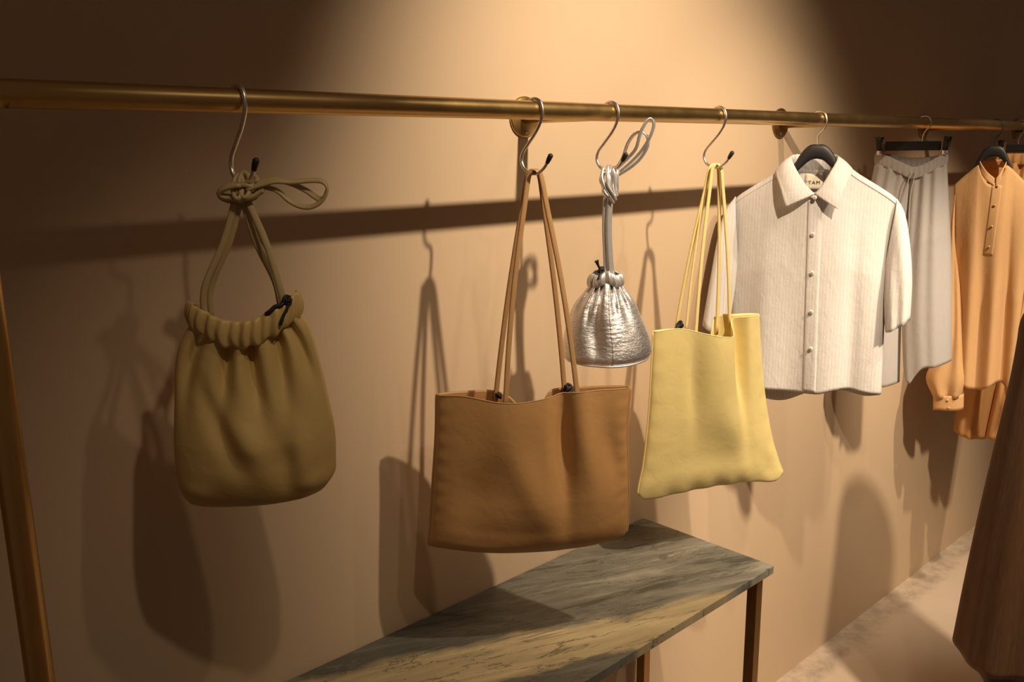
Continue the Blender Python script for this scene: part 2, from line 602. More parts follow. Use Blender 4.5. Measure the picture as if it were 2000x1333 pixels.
def yfg(s, t):
    dep = lerp(0.024, 0.046, min(1, t * 1.6)) * (1 - 0.50 * max(0, (t - 0.75) / 0.25) ** 2)
    e = prof(s, 0.40)
    y = -dep * e
    for c0, w, ln in pleats:
        y += e * 0.021 * gauss(s, c0 + (c0 - 0.5) * 0.20 * t + 0.02 * math.sin(5 * t + c0 * 20), w * (1 + 1.0 * t)) * math.exp(-(t / ln) ** 3)
    y += 0.010 * e * gauss(s - 0.45 * (t - 0.45), 0.28, 0.07) * gauss(t, 0.50, 0.22)          # crease running down from the upper left
    y -= 0.008 * e * gauss(s - 0.5 * (t - 0.5), 0.44, 0.10) * gauss(t, 0.58, 0.14)
    y += 0.009 * e * gauss(s - 0.1 * t, 0.62, 0.08) * gauss(t, 0.74, 0.16)
    y -= 0.006 * e * gauss(s, 0.80, 0.07) * gauss(t, 0.72, 0.22)
    y -= 0.010 * e * gauss(t, 0.90, 0.06) * gauss(s, 0.88, 0.09)
    y -= 0.007 * e * gauss(t, 0.90, 0.06) * gauss(s, 0.12, 0.10)
    return y
def ybg(s, t):
    return lerp(0.022, 0.040, min(1, t * 1.6)) * (1 - 0.45 * max(0, (t - 0.72) / 0.28) ** 2) * prof(s, 0.4)
bot = curve1([(0, -0.432), (0.04, -0.436), (0.3, -0.438), (0.7, -0.436), (0.93, -0.426), (1, -0.414)])
obj('body', *shell(80, 46, XLg, XRg, top, lambda s: top(s) - 0.012 * math.sin(PI * s), bot, yfg, ybg), M_GREEN, g, solid=0.0016, subd=1)
# gathered casing round the mouth
rings = []
NR = 220
for j in range(13):
    v_ = j / 12
    ring = []
    for k in range(NR):
        a = 2 * PI * k / NR
        s = 0.5 - 0.5 * math.cos(a)
        x = lerp(-0.079, 0.059, s)
        yy = -0.027 * math.sin(a) if math.sin(a) > 0 else -0.023 * math.sin(a)
        zz = top(s) + lerp(-0.010, 0.026, v_) - (0.014 * max(0.0, -math.sin(a)))
        puff = math.sin(PI * v_) ** 0.6
        pl = math.sin(a * 29 + 1.6 * math.sin(a * 3 + 1) + 0.7 * math.sin(5 * v_)) * 0.0020 * (0.5 + 0.5 * puff) + 0.0012 * math.sin(a * 11 + 2)
        nx, ny = -math.cos(a), -math.sin(a)
        r_ = 0.0050 * puff + pl
        ring.append((x + nx * r_, yy + ny * r_, zz + 0.0025 * math.sin(a * 19 + 0.8) * (1 - v_)))
    rings.append(ring)
obj('gathered_casing', *tube_rings(rings), M_GREEN, g, solid=0.0014)
gs = []
for (a, b, yy) in (((-0.060, -0.166), (-0.012, -0.026), -0.012), ((-0.055, -0.168), (-0.006, -0.026), 0.006)):
    gs.append(sweep(catmull([(a[0], yy, a[1] - 0.012), (a[0] + 0.003, yy, a[1] + 0.03), (lerp(a[0], b[0], 0.62), yy * 0.6, lerp(a[1], b[1], 0.62)), (b[0], yy * 0.3, b[1])], 6), 0.0044, 0.0030, side=(1, 0.3, 0.3), n=10, power=0.8))
for (a, b, yy) in (((0.043, -0.160), (0.004, -0.026), -0.012), ((0.036, -0.160), (-0.002, -0.028), 0.008)):
    gs.append(sweep(catmull([(a[0], yy, a[1] - 0.012), (a[0] - 0.006, yy, a[1] + 0.028), (lerp(a[0], b[0], 0.6) + (0.004 if yy < 0 else -0.003), yy * 0.6, lerp(a[1], b[1], 0.6)), (b[0], yy * 0.3, b[1])], 6), 0.0046, 0.0028, side=(1, 0.3, 0.3), n=10, power=0.8))
for one in gs:
    obj('strap', *one, M_GREEN_STRAP, g)
# knot with a flopping loop pointing right
kn = []
def ell(cx, cz, ax, az, tilt, y0, yamp, a0, a1, n=22):
    pts = []
    for i in range(n + 1):
        a = lerp(a0, a1, i / n)
        px, pz = ax * math.cos(a), az * math.sin(a)
        pts.append((cx + px * math.cos(tilt) - pz * math.sin(tilt), y0 + yamp * math.sin(a), cz + px * math.sin(tilt) + pz * math.cos(tilt)))
    return pts
kn.append(sweep(ell(-0.006, -0.015, 0.024, 0.0105, 0.05, -0.006, -0.006, 0.2, 2 * PI - 0.4), 0.0050, 0.0034, n=10, power=0.8))
kn.append(sweep(ell(-0.002, -0.013, 0.027, 0.0075, 0.10, -0.012, -0.004, 1.5, 2 * PI - 0.1), 0.0046, 0.0032, n=10, power=0.8))
kn.append(sweep(ell(0.002, -0.006, 0.0068, 0.0155, 0.05, -0.006, 0.010, 0, 2 * PI), 0.0046, 0.0032, n=10, power=0.8))
kn.append(sweep(ell(-0.006, -0.008, 0.0060, 0.0150, -0.05, -0.007, 0.010, 0, 2 * PI), 0.0044, 0.0032, n=10, power=0.8))
kn.append(sweep(ell(0.004, -0.003, 0.014, 0.0080, 0.35, 0.002, 0.008, 0, 2 * PI), 0.0042, 0.0030, n=10, power=0.8))
kn.append(sweep(catmull([(-0.020, -0.008, -0.021), (-0.006, -0.012, -0.024), (0.012, -0.012, -0.020), (0.026, -0.010, -0.010)], 5), 0.0048, 0.0032, n=10))
obj('knot', *join(*kn), M_GREEN_STRAP, g)
loop1 = catmull([(0.004, -0.012, -0.011), (0.024, -0.014, -0.005), (0.042, -0.016, -0.001), (0.062, -0.016, -0.002), (0.086, -0.016, -0.0005), (0.101, -0.018, -0.002), (0.1065, -0.020, -0.011),
                 (0.1000, -0.020, -0.025), (0.088, -0.018, -0.033), (0.074, -0.014, -0.034), (0.058, -0.010, -0.027), (0.042, -0.008, -0.013), (0.022, -0.006, -0.007)], 5)
loop2 = catmull([(0.016, -0.008, -0.004), (0.040, -0.010, 0.0005), (0.060, -0.010, -0.004), (0.078, -0.008, -0.013), (0.094, -0.014, -0.024), (0.101, -0.019, -0.024)], 5)
obj('strap_loop', *sweep(loop1, 0.0042, 0.0022, side=(0, 0.75, 0.6), n=10, power=0.8), M_GREEN_STRAP, g)
obj('strap_loop', *sweep(loop2, 0.0042, 0.0022, side=(0, 0.6, 0.75), n=10, power=0.8), M_GREEN_STRAP, g)
tie = [sweep(catmull([(0.048, -0.014, -0.152), (0.040, -0.022, -0.160), (0.032, -0.024, -0.162), (0.026, -0.026, -0.167), (0.020, -0.026, -0.171)], 4), 0.0034, 0.0030, n=8),
       sweep(catmull([(0.050, -0.013, -0.150), (0.046, -0.020, -0.166), (0.041, -0.024, -0.176), (0.037, -0.026, -0.186)], 4), 0.0046, 0.0024, n=8)] + knot_blob((0.047, -0.017, -0.155), 0.0050, 3)
obj('cord_tie', *join(*tie), M_CORD, g)['label'] = 'black cord tied at the pouch mouth'

# ------------------------------------------------------------------ brown tote
b = empty('tote_bag', (1.0640, YR, ZH + 0.004), -rad(38))
tag(b, 'wide tan brown leather tote bag hanging by two thin handles above the marble table', 'bag')
XLb = curve1([(0, -0.176), (0.25, -0.179), (0.57, -0.187), (0.88, -0.195), (0.96, -0.198), (1, -0.197)])
XRb = curve1([(0, 0.172), (0.28, 0.167), (0.60, 0.171), (0.88, 0.172), (0.96, 0.171), (1, 0.168)])
ztfb = curve1([(0, -0.386), (0.13, -0.385), (0.29, -0.394), (0.39, -0.396), (0.50, -0.393), (0.65, -0.386), (0.78, -0.382), (1, -0.384)])
ztbb = curve1([(0, -0.386), (0.15, -0.388), (0.30, -0.391), (0.38, -0.404), (0.46, -0.432), (0.53, -0.430), (0.58, -0.398), (0.63, -0.391), (0.80, -0.388), (1, -0.384)])
zbb_ = curve1([(0, -0.671), (0.05, -0.674), (0.30, -0.684), (0.55, -0.686), (0.80, -0.682), (0.95, -0.672), (1, -0.668)])
def yfb(s, t):
    e = prof(s, 0.5)
    dep = lerp(0.030, 0.046, min(1, t * 1.5)) * (1 - 0.55 * max(0, (t - 0.85) / 0.15) ** 2)
    y = -dep * e
    y -= 0.010 * e * gauss(s, 0.38, 0.16) * gauss(t, 0.05, 0.30)
    y += 0.026 * e * gauss(s - 0.05 * t, 0.635, 0.050) * gauss(t, 0.30, 0.42)            # deep vertical valley under the right handle
    y -= 0.010 * e * gauss(s - 0.10 * t, 0.74, 0.055) * gauss(t, 0.35, 0.35)
    y += 0.016 * e * gauss(s - 0.12 * t, 0.865, 0.055) * gauss(t, 0.42, 0.24)
    y += 0.014 * e * gauss(s + 0.22 * (t - 0.4), 0.24, 0.11) * gauss(t, 0.62, 0.20)     # lower left hollow
    y -= 0.008 * e * gauss(s - 0.35 * (t - 0.5), 0.46, 0.09) * gauss(t, 0.55, 0.30)
    y += 0.005 * e * gauss(t - 0.05 * s, 0.84, 0.08) * gauss(s, 0.45, 0.38)             # crease above the base
    y -= 0.004 * e * gauss(t, 0.95, 0.03) * gauss(s, 0.18, 0.2)
    y += 0.0022 * math.sin(60 * t + 4 * s) * (gauss(s, 0.0, 0.05) + gauss(s, 1.0, 0.05)) * e * (1 if t < 0.85 else 0)
    return y
def ybb(s, t):
    e = prof(s, 0.5)
    y = lerp(0.034, 0.044, min(1, t * 1.5)) * (1 - 0.55 * max(0, (t - 0.85) / 0.15) ** 2) * e
    y -= 0.020 * e * gauss(s, 0.50, 0.08) * gauss(t, 0.0, 0.3)
    return y
obj('body', *shell(96, 60, XLb, XRb, ztfb, ztbb, zbb_, yfb, ybb), M_BROWN, b, solid=0.0022, subd=1)
# stitched rim and piping
rim = [(lerp(XLb(0), XRb(0), i / 60), yfb(i / 60, 0) - 0.0004, ztfb(i / 60)) for i in range(61)]
obj('rim_edge', *sweep(rim, 0.0014, 0.0013, n=8), M_BROWN_ED, b)
rim = [(lerp(XLb(0), XRb(0), i / 60), ybb(i / 60, 0) + 0.0004, ztbb(i / 60)) for i in range(61)]
obj('rim_edge', *sweep(rim, 0.0014, 0.0013, n=8), M_BROWN_ED, b)
side = [(XLb(t / 40) - 0.0006, 0, lerp(ztfb(0), zbb_(0), t / 40)) for t in range(41)]
obj('side_piping', *sweep(side, 0.0020, n=8), M_BROWN, b)
side = [(XRb(t / 40) + 0.0006, 0, lerp(ztfb(1), zbb_(1), t / 40)) for t in range(41)]
obj('side_piping', *sweep(side, 0.0020, n=8), M_BROWN, b)
obj('handle', *strap_loop((-0.057, -0.028, -0.412), (0.074, -0.022, -0.408), (0.0, -0.004, 0.0), apex_r=0.012), M_BROWN_ED, b)
obj('handle', *strap_loop((-0.072, 0.022, -0.420), (0.057, 0.020, -0.412), (-0.001, 0.006, 0.0), apex_r=0.012, bow=0.004), M_BROWN_ED, b)
obj('handle_knot', *join(*knot_blob((0.060, 0.016, -0.388), 0.0068, 5, 4), sweep(catmull([(0.060, 0.016, -0.385), (0.055, 0.012, -0.402), (0.050, 0.010, -0.418)], 4), 0.0075, 0.003, n=8)), M_CORD, b)['label'] = 'black cord knot on the handle end'
obj('handle_knot', *join(*knot_blob((-0.064, 0.018, -0.396), 0.0050, 7, 3)), M_CORD, b)

# ------------------------------------------------------------------ silver pouch
s_ = empty('drawstring_bag', (1.2580, YR, ZH + 0.004), -rad(42))
tag(s_, 'small crinkled silver leather pouch with knotted strap and looped ends', 'bag')
tops = lambda s: -0.215 + 0.006 * math.sin(PI * s)
XLs = curve1([(0, -0.034), (0.08, -0.043), (0.28, -0.064), (0.55, -0.0775), (0.85, -0.0865), (0.96, -0.0885), (1, -0.0835)])
XRs = curve1([(0, 0.026), (0.08, 0.034), (0.24, 0.050), (0.45, 0.063), (0.75, 0.0805), (0.95, 0.0865), (1, 0.0815)])
pls = [(0.10, 0.05, 0.30), (0.24, 0.04, 0.42), (0.36, 0.035, 0.30), (0.62, 0.04, 0.30), (0.78, 0.06, 0.42), (0.92, 0.04, 0.25)]
def yfs(s, t):
    e = prof(s, 0.55)
    y = -lerp(0.022, 0.062, min(1, t ** 0.7)) * (1 - 0.10 * max(0, (t - 0.9) / 0.1) ** 2) * e
    for c0, w, ln in pls:
        y += e * 0.016 * gauss(s, c0 + (c0 - 0.5) * 0.12 * t, w * (1 + 0.6 * t)) * math.exp(-(t / ln) ** 2)
    y += 0.010 * e * gauss(s - 0.06 * t, 0.30, 0.09) * gauss(t, 0.62, 0.3)
    y += 0.0006 * e * math.sin(120 * t + 5 * math.sin(14 * s) + 2 * math.sin(31 * s)) * gauss(s, 0.58, 0.12) * gauss(t, 0.58, 0.18)
    return y
def ybs(s, t):
    return lerp(0.020, 0.052, min(1, t ** 0.7)) * prof(s, 0.55)
bots = curve1([(0, -0.350), (0.06, -0.3565), (0.5, -0.3610), (0.94, -0.3560), (1, -0.3480)])
obj('body', *shell(80, 50, XLs, XRs, tops, tops, bots, yfs, ybs), M_SILVER, s_, solid=0.0014, subd=1)
rings = []
for j in range(11):
    v_ = j / 10
    ring = []
    for k in range(160):
        a = 2 * PI * k / 160
        s = 0.5 - 0.5 * math.cos(a)
        x = lerp(-0.035, 0.027, s)
        yy = -0.023 * math.sin(a)
        puff = math.sin(PI * v_) ** 0.6
        pl = math.sin(a * 17 + 1.4 * math.sin(a * 2 + 1)) * 0.0016 * (0.4 + 0.6 * puff) + 0.0014 * math.sin(a * 7 + 1)
        r_ = 0.0035 * puff + pl - 0.003 * v_
        ring.append((x - math.cos(a) * r_, yy - math.sin(a) * r_, tops(s) + lerp(-0.004, 0.019, v_) + 0.0025 * math.sin(a * 5)))
    rings.append(ring)
obj('gathered_casing', *tube_rings(rings), M_SILVER_STRAP, s_, solid=0.0012)
obj('centre_seam', *sweep([(lerp(XLs(t), XRs(t), 0.525), yfs(0.525, t) - 0.0005, lerp(tops(0.525), bots(0.525), t)) for t in [i / 30 for i in range(31)]], 0.0009, 0.0006, n=6), M_SCREW, s_)
obj('base_piping', *sweep([(lerp(XLs(1), XRs(1), i / 40), yfs(i / 40, 1.0) - 0.001, bots(i / 40) - 0.0008) for i in range(41)], 0.0022, n=8), M_SILVER_STRAP, s_)
for dx_, dy_, e_ in ((-0.0065, -0.006, 0), (0.0005, -0.010, 0.002), (-0.003, 0.004, -0.002), (0.005, 0.0, 0.003)):
    obj('strap', *sweep(catmull([(dx_ - 0.001, dy_, -0.052), (dx_ - 0.003, dy_, -0.10), (dx_ - 0.001, dy_, -0.15), (dx_ + 0.002 + e_, dy_ * 1.1, -0.212)], 6), 0.0042, 0.0026, side=(1, 0.3, 0), n=10, power=0.8), M_SILVER_STRAP, s_)
kn = []
kn.append(sweep(catmull([(-0.012, -0.004, 0.002), (-0.016, -0.012, -0.014), (-0.012, -0.016, -0.030), (-0.002, -0.016, -0.048), (0.006, -0.012, -0.062)], 5), 0.0046, 0.0030, n=10, power=0.8))
kn.append(sweep(catmull([(-0.004, -0.004, 0.004), (-0.006, -0.016, -0.010), (-0.006, -0.019, -0.028), (0.003, -0.018, -0.044), (0.010, -0.013, -0.056)], 5), 0.0046, 0.0030, n=10, power=0.8))
kn.append(sweep(catmull([(0.002, -0.002, 0.004), (0.006, -0.013, -0.004), (0.0075, -0.014, -0.020), (0.008, -0.012, -0.036), (0.013, -0.010, -0.050)], 5), 0.0046, 0.0030, n=10, power=0.8))
kn.append(sweep(catmull([(0.010, 0.002, 0.002), (0.013, -0.007, -0.006), (0.0135, -0.008, -0.022), (0.014, -0.006, -0.038), (0.010, -0.004, -0.052)], 5), 0.0046, 0.0030, n=10, power=0.8))
kn.append(sweep(ell(-0.004, -0.020, 0.0125, 0.013, 0.9, -0.012, 0.006, -0.4, PI + 0.3), 0.0044, 0.0030, n=10, power=0.8))
kn.append(sweep(ell(0.000, -0.038, 0.0130, 0.012, -0.9, -0.011, 0.006, PI - 0.5, 2 * PI + 0.2), 0.0044, 0.0030, n=10, power=0.8))
kn.append(sweep(ell(0.0, -0.026, 0.012, 0.024, 0.1, 0.004, 0.004, 0, 2 * PI), 0.0050, 0.0034, n=10))
kn.append(sweep([(0.0, -0.004, 0.0), (0.0, -0.005, -0.028), (0.0, -0.004, -0.058)], 0.0095, 0.0075, n=12))
obj('knot', *join(*kn), M_SILVER_STRAP, s_)
lp = [catmull([(0.010, -0.006, -0.002), (0.022, -0.010, 0.018), (0.030, -0.018, 0.044), (0.040, -0.024, 0.060), (0.052, -0.026, 0.064), (0.064, -0.024, 0.056), (0.066, -0.020, 0.040), (0.056, -0.014, 0.020), (0.040, -0.010, 0.004), (0.022, -0.006, -0.008), (0.012, -0.004, -0.014)], 5),
      catmull([(0.012, -0.010, 0.000), (0.030, -0.018, 0.018), (0.044, -0.026, 0.036), (0.050, -0.034, 0.062), (0.060, -0.036, 0.082), (0.069, -0.034, 0.086), (0.0745, -0.030, 0.076), (0.068, -0.026, 0.054), (0.054, -0.018, 0.030), (0.036, -0.012, 0.010), (0.018, -0.008, -0.006)], 5)]
for p in lp:
    obj('strap_loop', *sweep(p, 0.0040, 0.0018, side=(0.75, 0.7, -0.35), n=10, power=0.8), M_SILVER_STRAP, s_)
obj('cord_tie', *join(*knot_blob((-0.016, -0.012, -0.186), 0.0055, 11, 3), sweep(catmull([(-0.016, -0.012, -0.186), (-0.021, -0.014, -0.176), (-0.026, -0.014, -0.168)], 4), 0.0022, n=8),
    sweep(catmull([(-0.016, -0.012, -0.188), (-0.021, -0.016, -0.174), (-0.0215, -0.016, -0.166)], 4), 0.0018, n=8), sweep(catmull([(-0.014, -0.012, -0.184), (-0.019, -0.018, -0.196), (-0.022, -0.020, -0.202)], 4), 0.0040, 0.002, n=8)), M_CORD, s_)['label'] = 'black cord tie at the silver neck'
tg = obj('price_tag', *box(-0.060, 0.002, 0.040, 0.0406, -0.3795, -0.330), M_PAPER, s_, smooth=False)
obj('tag_line', *box(-0.032, -0.002, 0.0394, 0.0399, -0.3715, -0.3705), M_INK, tg, smooth=False)

# ------------------------------------------------------------------ yellow tote
y_ = empty('tote_bag', (1.6000, YR, ZH + 0.004), -rad(25))
tag(y_, 'tall butter yellow leather tote bag hanging beside the white striped shirt', 'bag')
XLy = curve1([(0, -0.137), (0.22, -0.139), (0.50, -0.143), (0.80, -0.153), (0.94, -0.163), (0.98, -0.165), (1, -0.160)])
XRy = curve1([(0, 0.121), (0.25, 0.133), (0.50, 0.149), (0.75, 0.173), (0.92, 0.198), (0.98, 0.209), (1, 0.204)])
ztfy = curve1([(0, -0.347), (0.20, -0.341), (0.40, -0.352), (0.58, -0.361), (0.70, -0.364), (0.745, -0.350), (0.80, -0.336), (0.88, -0.329), (1, -0.326)])
ztby = curve1([(0, -0.347), (0.20, -0.349), (0.33, -0.352), (0.45, -0.366), (0.55, -0.395), (0.62, -0.345), (0.70, -0.331), (0.85, -0.327), (1, -0.326)])
zby = curve1([(0, -0.716), (0.03, -0.726), (0.25, -0.720), (0.50, -0.714), (0.75, -0.717), (0.95, -0.727), (1, -0.716)])
def yfy(s, t):
    e = prof(s, 0.5)
    dep = lerp(0.022, 0.036, min(1, t * 1.4)) * (1 - 0.55 * max(0, (t - 0.85) / 0.15) ** 2)
    y = -dep * e
    k = math.exp(-(t / 0.55) ** 2)
    y -= 0.030 * k * gauss(s, 0.52, 0.20) * e
    y += 0.052 * k * gauss(s, 0.79 - 0.05 * t, 0.060) * e
    y += 0.010 * e * gauss(s, 0.33, 0.06) * gauss(t, 0.35, 0.25)
    y += 0.013 * e * gauss(t + 0.22 * (s - 0.5), 0.74, 0.20) * gauss(s, 0.42, 0.26)          # shaded hollow in the lower middle
    y -= 0.012 * e * gauss(s, 0.66, 0.14) * gauss(t, 0.60, 0.16)
    y += 0.012 * e * gauss(s, 0.90, 0.08) * gauss(t, 0.90, 0.10)
    y += 0.0020 * math.sin(46 * t + 5 * s) * (gauss(s, 0.0, 0.07) + gauss(s, 1.0, 0.06)) * e
    y += 0.0022 * math.sin(40 * s) * gauss(t, 1.0, 0.07) * e
    return y
def yby(s, t):
    e = prof(s, 0.5)
    y = lerp(0.026, 0.034, min(1, t * 1.4)) * (1 - 0.55 * max(0, (t - 0.85) / 0.15) ** 2) * e
    y -= 0.018 * e * gauss(s, 0.52, 0.10) * math.exp(-(t / 0.4) ** 2)
    y += 0.020 * e * gauss(s, 0.70, 0.08) * math.exp(-(t / 0.4) ** 2)
    return y
obj('body', *shell(96, 64, XLy, XRy, ztfy, ztby, zby, yfy, yby), M_YELLOW, y_, solid=0.0022, subd=1)
rim = [(lerp(XLy(0), XRy(0), i / 80), yfy(i / 80, 0) - 0.0004, ztfy(i / 80)) for i in range(81)]
obj('rim_edge', *sweep(rim, 0.0015, 0.0013, n=8), M_YELLOW_ED, y_)
rim = [(lerp(XLy(0), XRy(0), i / 80), yby(i / 80, 0) + 0.0004, ztby(i / 80)) for i in range(81)]
obj('rim_edge', *sweep(rim, 0.0015, 0.0013, n=8), M_YELLOW_ED, y_)
side = [(XLy(t / 40) - 0.0006, 0, lerp(ztfy(0), zby(0), t / 40)) for t in range(41)]
obj('side_piping', *sweep(side, 0.0020, n=8), M_YELLOW, y_)
side = [(XRy(t / 40) + 0.0006, 0, lerp(ztfy(1), zby(1), t / 40)) for t in range(41)]
obj('side_piping', *sweep(side, 0.0020, n=8), M_YELLOW, y_)
obj('handle', *strap_loop((-0.045, -0.018, -0.372), (0.064, 0.022, -0.352), (0.0, -0.004, 0.0), apex_r=0.012, bow=0.004), M_YELLOW, y_)
obj('handle', *strap_loop((-0.072, 0.020, -0.352), (0.036, 0.030, -0.372), (-0.001, 0.006, 0.0), apex_r=0.012, bow=0.004), M_YELLOW, y_)
obj('handle', *sweep(catmull([(-0.012, 0.010, -0.020), (-0.032, 0.006, -0.13), (-0.050, 0.0, -0.25), (-0.062, -0.006, -0.352)], 6), 0.0040, 0.0020, side=(1, 0.45, 0), n=10, power=0.7), M_YELLOW, y_)
obj('cord_tie', *join(*knot_blob((-0.068, 0.008, -0.338), 0.0062, 21, 3), sweep(catmull([(-0.068, 0.004, -0.338), (-0.078, 0.0, -0.340), (-0.084, -0.002, -0.347)], 4), 0.0035, n=8)), M_CORD, y_)['label'] = 'black cord knot at the handle root'

# ------------------------------------------------------------------ hangers
def hanger(loc, theta, label, hook_mat, scale=1.0, half=0.160, steep=0.0):
    r = empty('coat_hanger', loc, -theta)
    tag(r, label, 'hanger', 'black coat hangers on the brass rail')
    zt = curve1([(0, 0.0), (0.016, -0.001), (0.028, -0.010), (0.040, -0.026), (0.055, -0.054), (0.10, -0.094), (0.15, -0.128), (half, -0.150)])
    zb_ = curve1([(0, -0.034), (0.015, -0.038), (0.035, -0.056), (0.055, -0.078), (0.10, -0.114), (0.15, -0.146), (half, -0.165)])
    rings = []
    N = 60
    for i in range(N + 1):
        x = lerp(-half, half, i / N)
        a = abs(x)
        dp = steep * max(0.0, a - 0.03)
        zc, hh = (zt(a) + zb_(a)) / 2, (zt(a) - zb_(a)) / 2
        th = 0.009 - 0.003 * (a / half)
        yy = 0.0
        rings.append([(x * scale, yy + th * math.copysign(abs(math.cos(q)) ** 0.7, math.cos(q)), (zc - dp + hh * math.copysign(abs(math.sin(q)) ** 0.7, math.sin(q))) * scale) for q in [2 * PI * k / 16 for k in range(16)]])
    obj('shoulder_bar', *tube_rings(rings, True, True), M_HANGER, r)
    # hook: rises from the bar, bends over the rail (the rail runs across, along world x)
    dz = ZR - loc[2]
    c_, s2 = math.cos(theta), math.sin(theta)
    def w(xw, yw, z):          # world offset -> local
        return (xw * c_ - yw * s2, xw * s2 + yw * c_, z)
    pts = [w(0, 0, -0.004), w(0, 0.0, dz * 0.30), w(0, -0.006, dz * 0.46), w(0, -0.0155, dz * 0.64), w(0, -0.0200, dz - 0.006), w(0, -0.0165, dz + 0.010), w(0, -0.006, dz + 0.0180), w(0, 0.007, dz + 0.0176), w(0, 0.0168, dz + 0.0085), w(0, 0.0195, dz - 0.004)]
    obj('hook', *sweep(catmull(pts, 5), 0.0020, n=10), hook_mat, r)
    return r

def clip_hanger(loc, theta, label, x0, x1):
    r = empty('clip_hanger', loc, -theta)
    tag(r, label, 'hanger', 'black clip hangers on the brass rail')
    o = bevel(obj('bar', *box(x0 + 0.022, x1 - 0.022, -0.006, 0.006, -0.046, -0.020), M_HANGER, r, smooth=False), 0.003)
    dz = ZR - loc[2]
    c_, s2 = math.cos(theta), math.sin(theta)
    def w(xw, yw, z):
        return (xw * c_ - yw * s2, xw * s2 + yw * c_, z)
    pts = [w(0, 0, -0.030), w(0, 0.0, -0.006), w(0, -0.008, dz * 0.35), w(0, -0.0195, dz - 0.008), w(0, -0.0165, dz + 0.010), w(0, -0.006, dz + 0.0180), w(0, 0.007, dz + 0.0176), w(0, 0.0168, dz + 0.0085), w(0, 0.0195, dz - 0.004)]
    obj('hook', *sweep(catmull(pts, 5), 0.0019, n=10), M_STEEL, r)
    for xc, sg in ((x0 + 0.010, -1), (x1 - 0.010, 1)):
        c = obj('clip', *sweep(catmull([(xc - 0.0, -0.012, -0.058), (xc, -0.010, -0.040), (xc, -0.002, -0.026), (xc, 0.006, -0.026), (xc, 0.011, -0.040), (xc, 0.012, -0.058)], 4), 0.008, 0.0014, side=(1, 0, 0), n=8, power=0.5), M_STEEL, r)
        obj('lever', *sweep([(xc, -0.011, -0.046), (xc + sg * 0.002, -0.020, -0.024), (xc + sg * 0.004, -0.030, -0.008)], 0.0075, 0.0016, side=(1, 0, 0), n=8, power=0.5), M_HANGER, c)
        obj('lever', *sweep([(xc, 0.011, -0.046), (xc + sg * 0.002, 0.020, -0.024), (xc + sg * 0.004, 0.028, -0.008)], 0.0075, 0.0016, side=(1, 0, 0), n=8, power=0.5), M_HANGER, c)
    obj('clip_spacer', *bevel_box(x0 + 0.016, x0 + 0.024, -0.008, 0.008, -0.050, -0.014), M_WOODCLIP, r, smooth=False)
    return r

def bevel_box(*a):
    return box(*a)

# ------------------------------------------------------------------ white striped shirt
SH = (2.025, YR, 1.727)
ST = rad(65)
hanger(SH, ST, 'black hanger with a steel hook inside the white striped shirt collar', M_STEEL)
w_ = empty('shirt', SH, -ST)
tag(w_, 'white striped short-sleeved shirt with pointed collar, buttoned on its black hanger', 'shirt')
HW = 0.190
def ztop(x, front):
    a = abs(x)
    z = curve_sh(a)
    if a < 0.062:
        k = 1 - (a / 0.062) ** 2
        z = lerp(-0.048, -0.120 if front else -0.062, k)
    return z
curve_sh = curve1([(0.0, -0.045), (0.062, -0.048), (0.10, -0.072), (0.15, -0.103), (0.18, -0.124), (0.196, -0.142)])
XLw = curve1([(0, -0.196), (0.10, -0.190), (0.30, -0.186), (1, -0.192)])
XRw = curve1([(0, 0.196), (0.10, 0.184), (0.30, 0.178), (0.6, 0.180), (1, 0.186)])
sx_ = lambda s: lerp(-0.196, 0.196, s)
zwf = lambda s: ztop(sx_(s), True)
zwb = lambda s: ztop(sx_(s), False)
zhem = curve1([(0, -0.600), (0.15, -0.607), (0.38, -0.611), (0.60, -0.610), (0.70, -0.600), (0.78, -0.596), (0.90, -0.603), (1, -0.606)])
zhemb = curve1([(0, -0.604), (0.10, -0.628), (0.25, -0.654), (0.38, -0.660), (0.50, -0.640), (0.60, -0.616), (0.75, -0.616), (0.90, -0.624), (1, -0.612)])
def ywf(s, t):
    e = prof(s, 0.45)
    x = abs(sx_(s))
    nk = math.exp(-(x / 0.075) ** 2)
    top_d = 0.010 + 0.034 * nk
    dep = lerp(top_d, 0.042, min(1, t * 2.4) ** 0.8)
    y = -dep * e
    y += 0.007 * e * t * math.sin(2 * PI * 2.6 * s + 0.6) * min(1, t * 1.5)
    y += 0.009 * e * gauss(s, 0.80, 0.05) * min(1, t * 1.6)
    y -= 0.004 * e * gauss(s, 0.22, 0.06) * min(1, t * 2)
    return y
def ywb(s, t):
    e = prof(s, 0.45)
    x = abs(sx_(s))
    nk = math.exp(-(x / 0.075) ** 2)
    dep = lerp(0.010 + 0.034 * nk, 0.050, min(1, t * 2.0) ** 0.8)
    return dep * e + 0.008 * e * t * math.sin(2 * PI * 2.2 * s + 2)
obj('body', *shell(90, 60, XLw, XRw, zwf, zwb, zhem, ywf, ywb, close=False, zbb=zhemb), M_WHITE, w_, solid=0.0010)
def front_pt(x, z, off=0.0):
    """point on the shirt front at local x, height z"""
    t = 0.5
    for _ in range(12):
        s = (x - XLw(t)) / (XRw(t) - XLw(t))
        t = min(1, max(0, (z - zwf(s)) / (zhem(s) - zwf(s))))
    return Vector((x, ywf(s, t) - off, z))
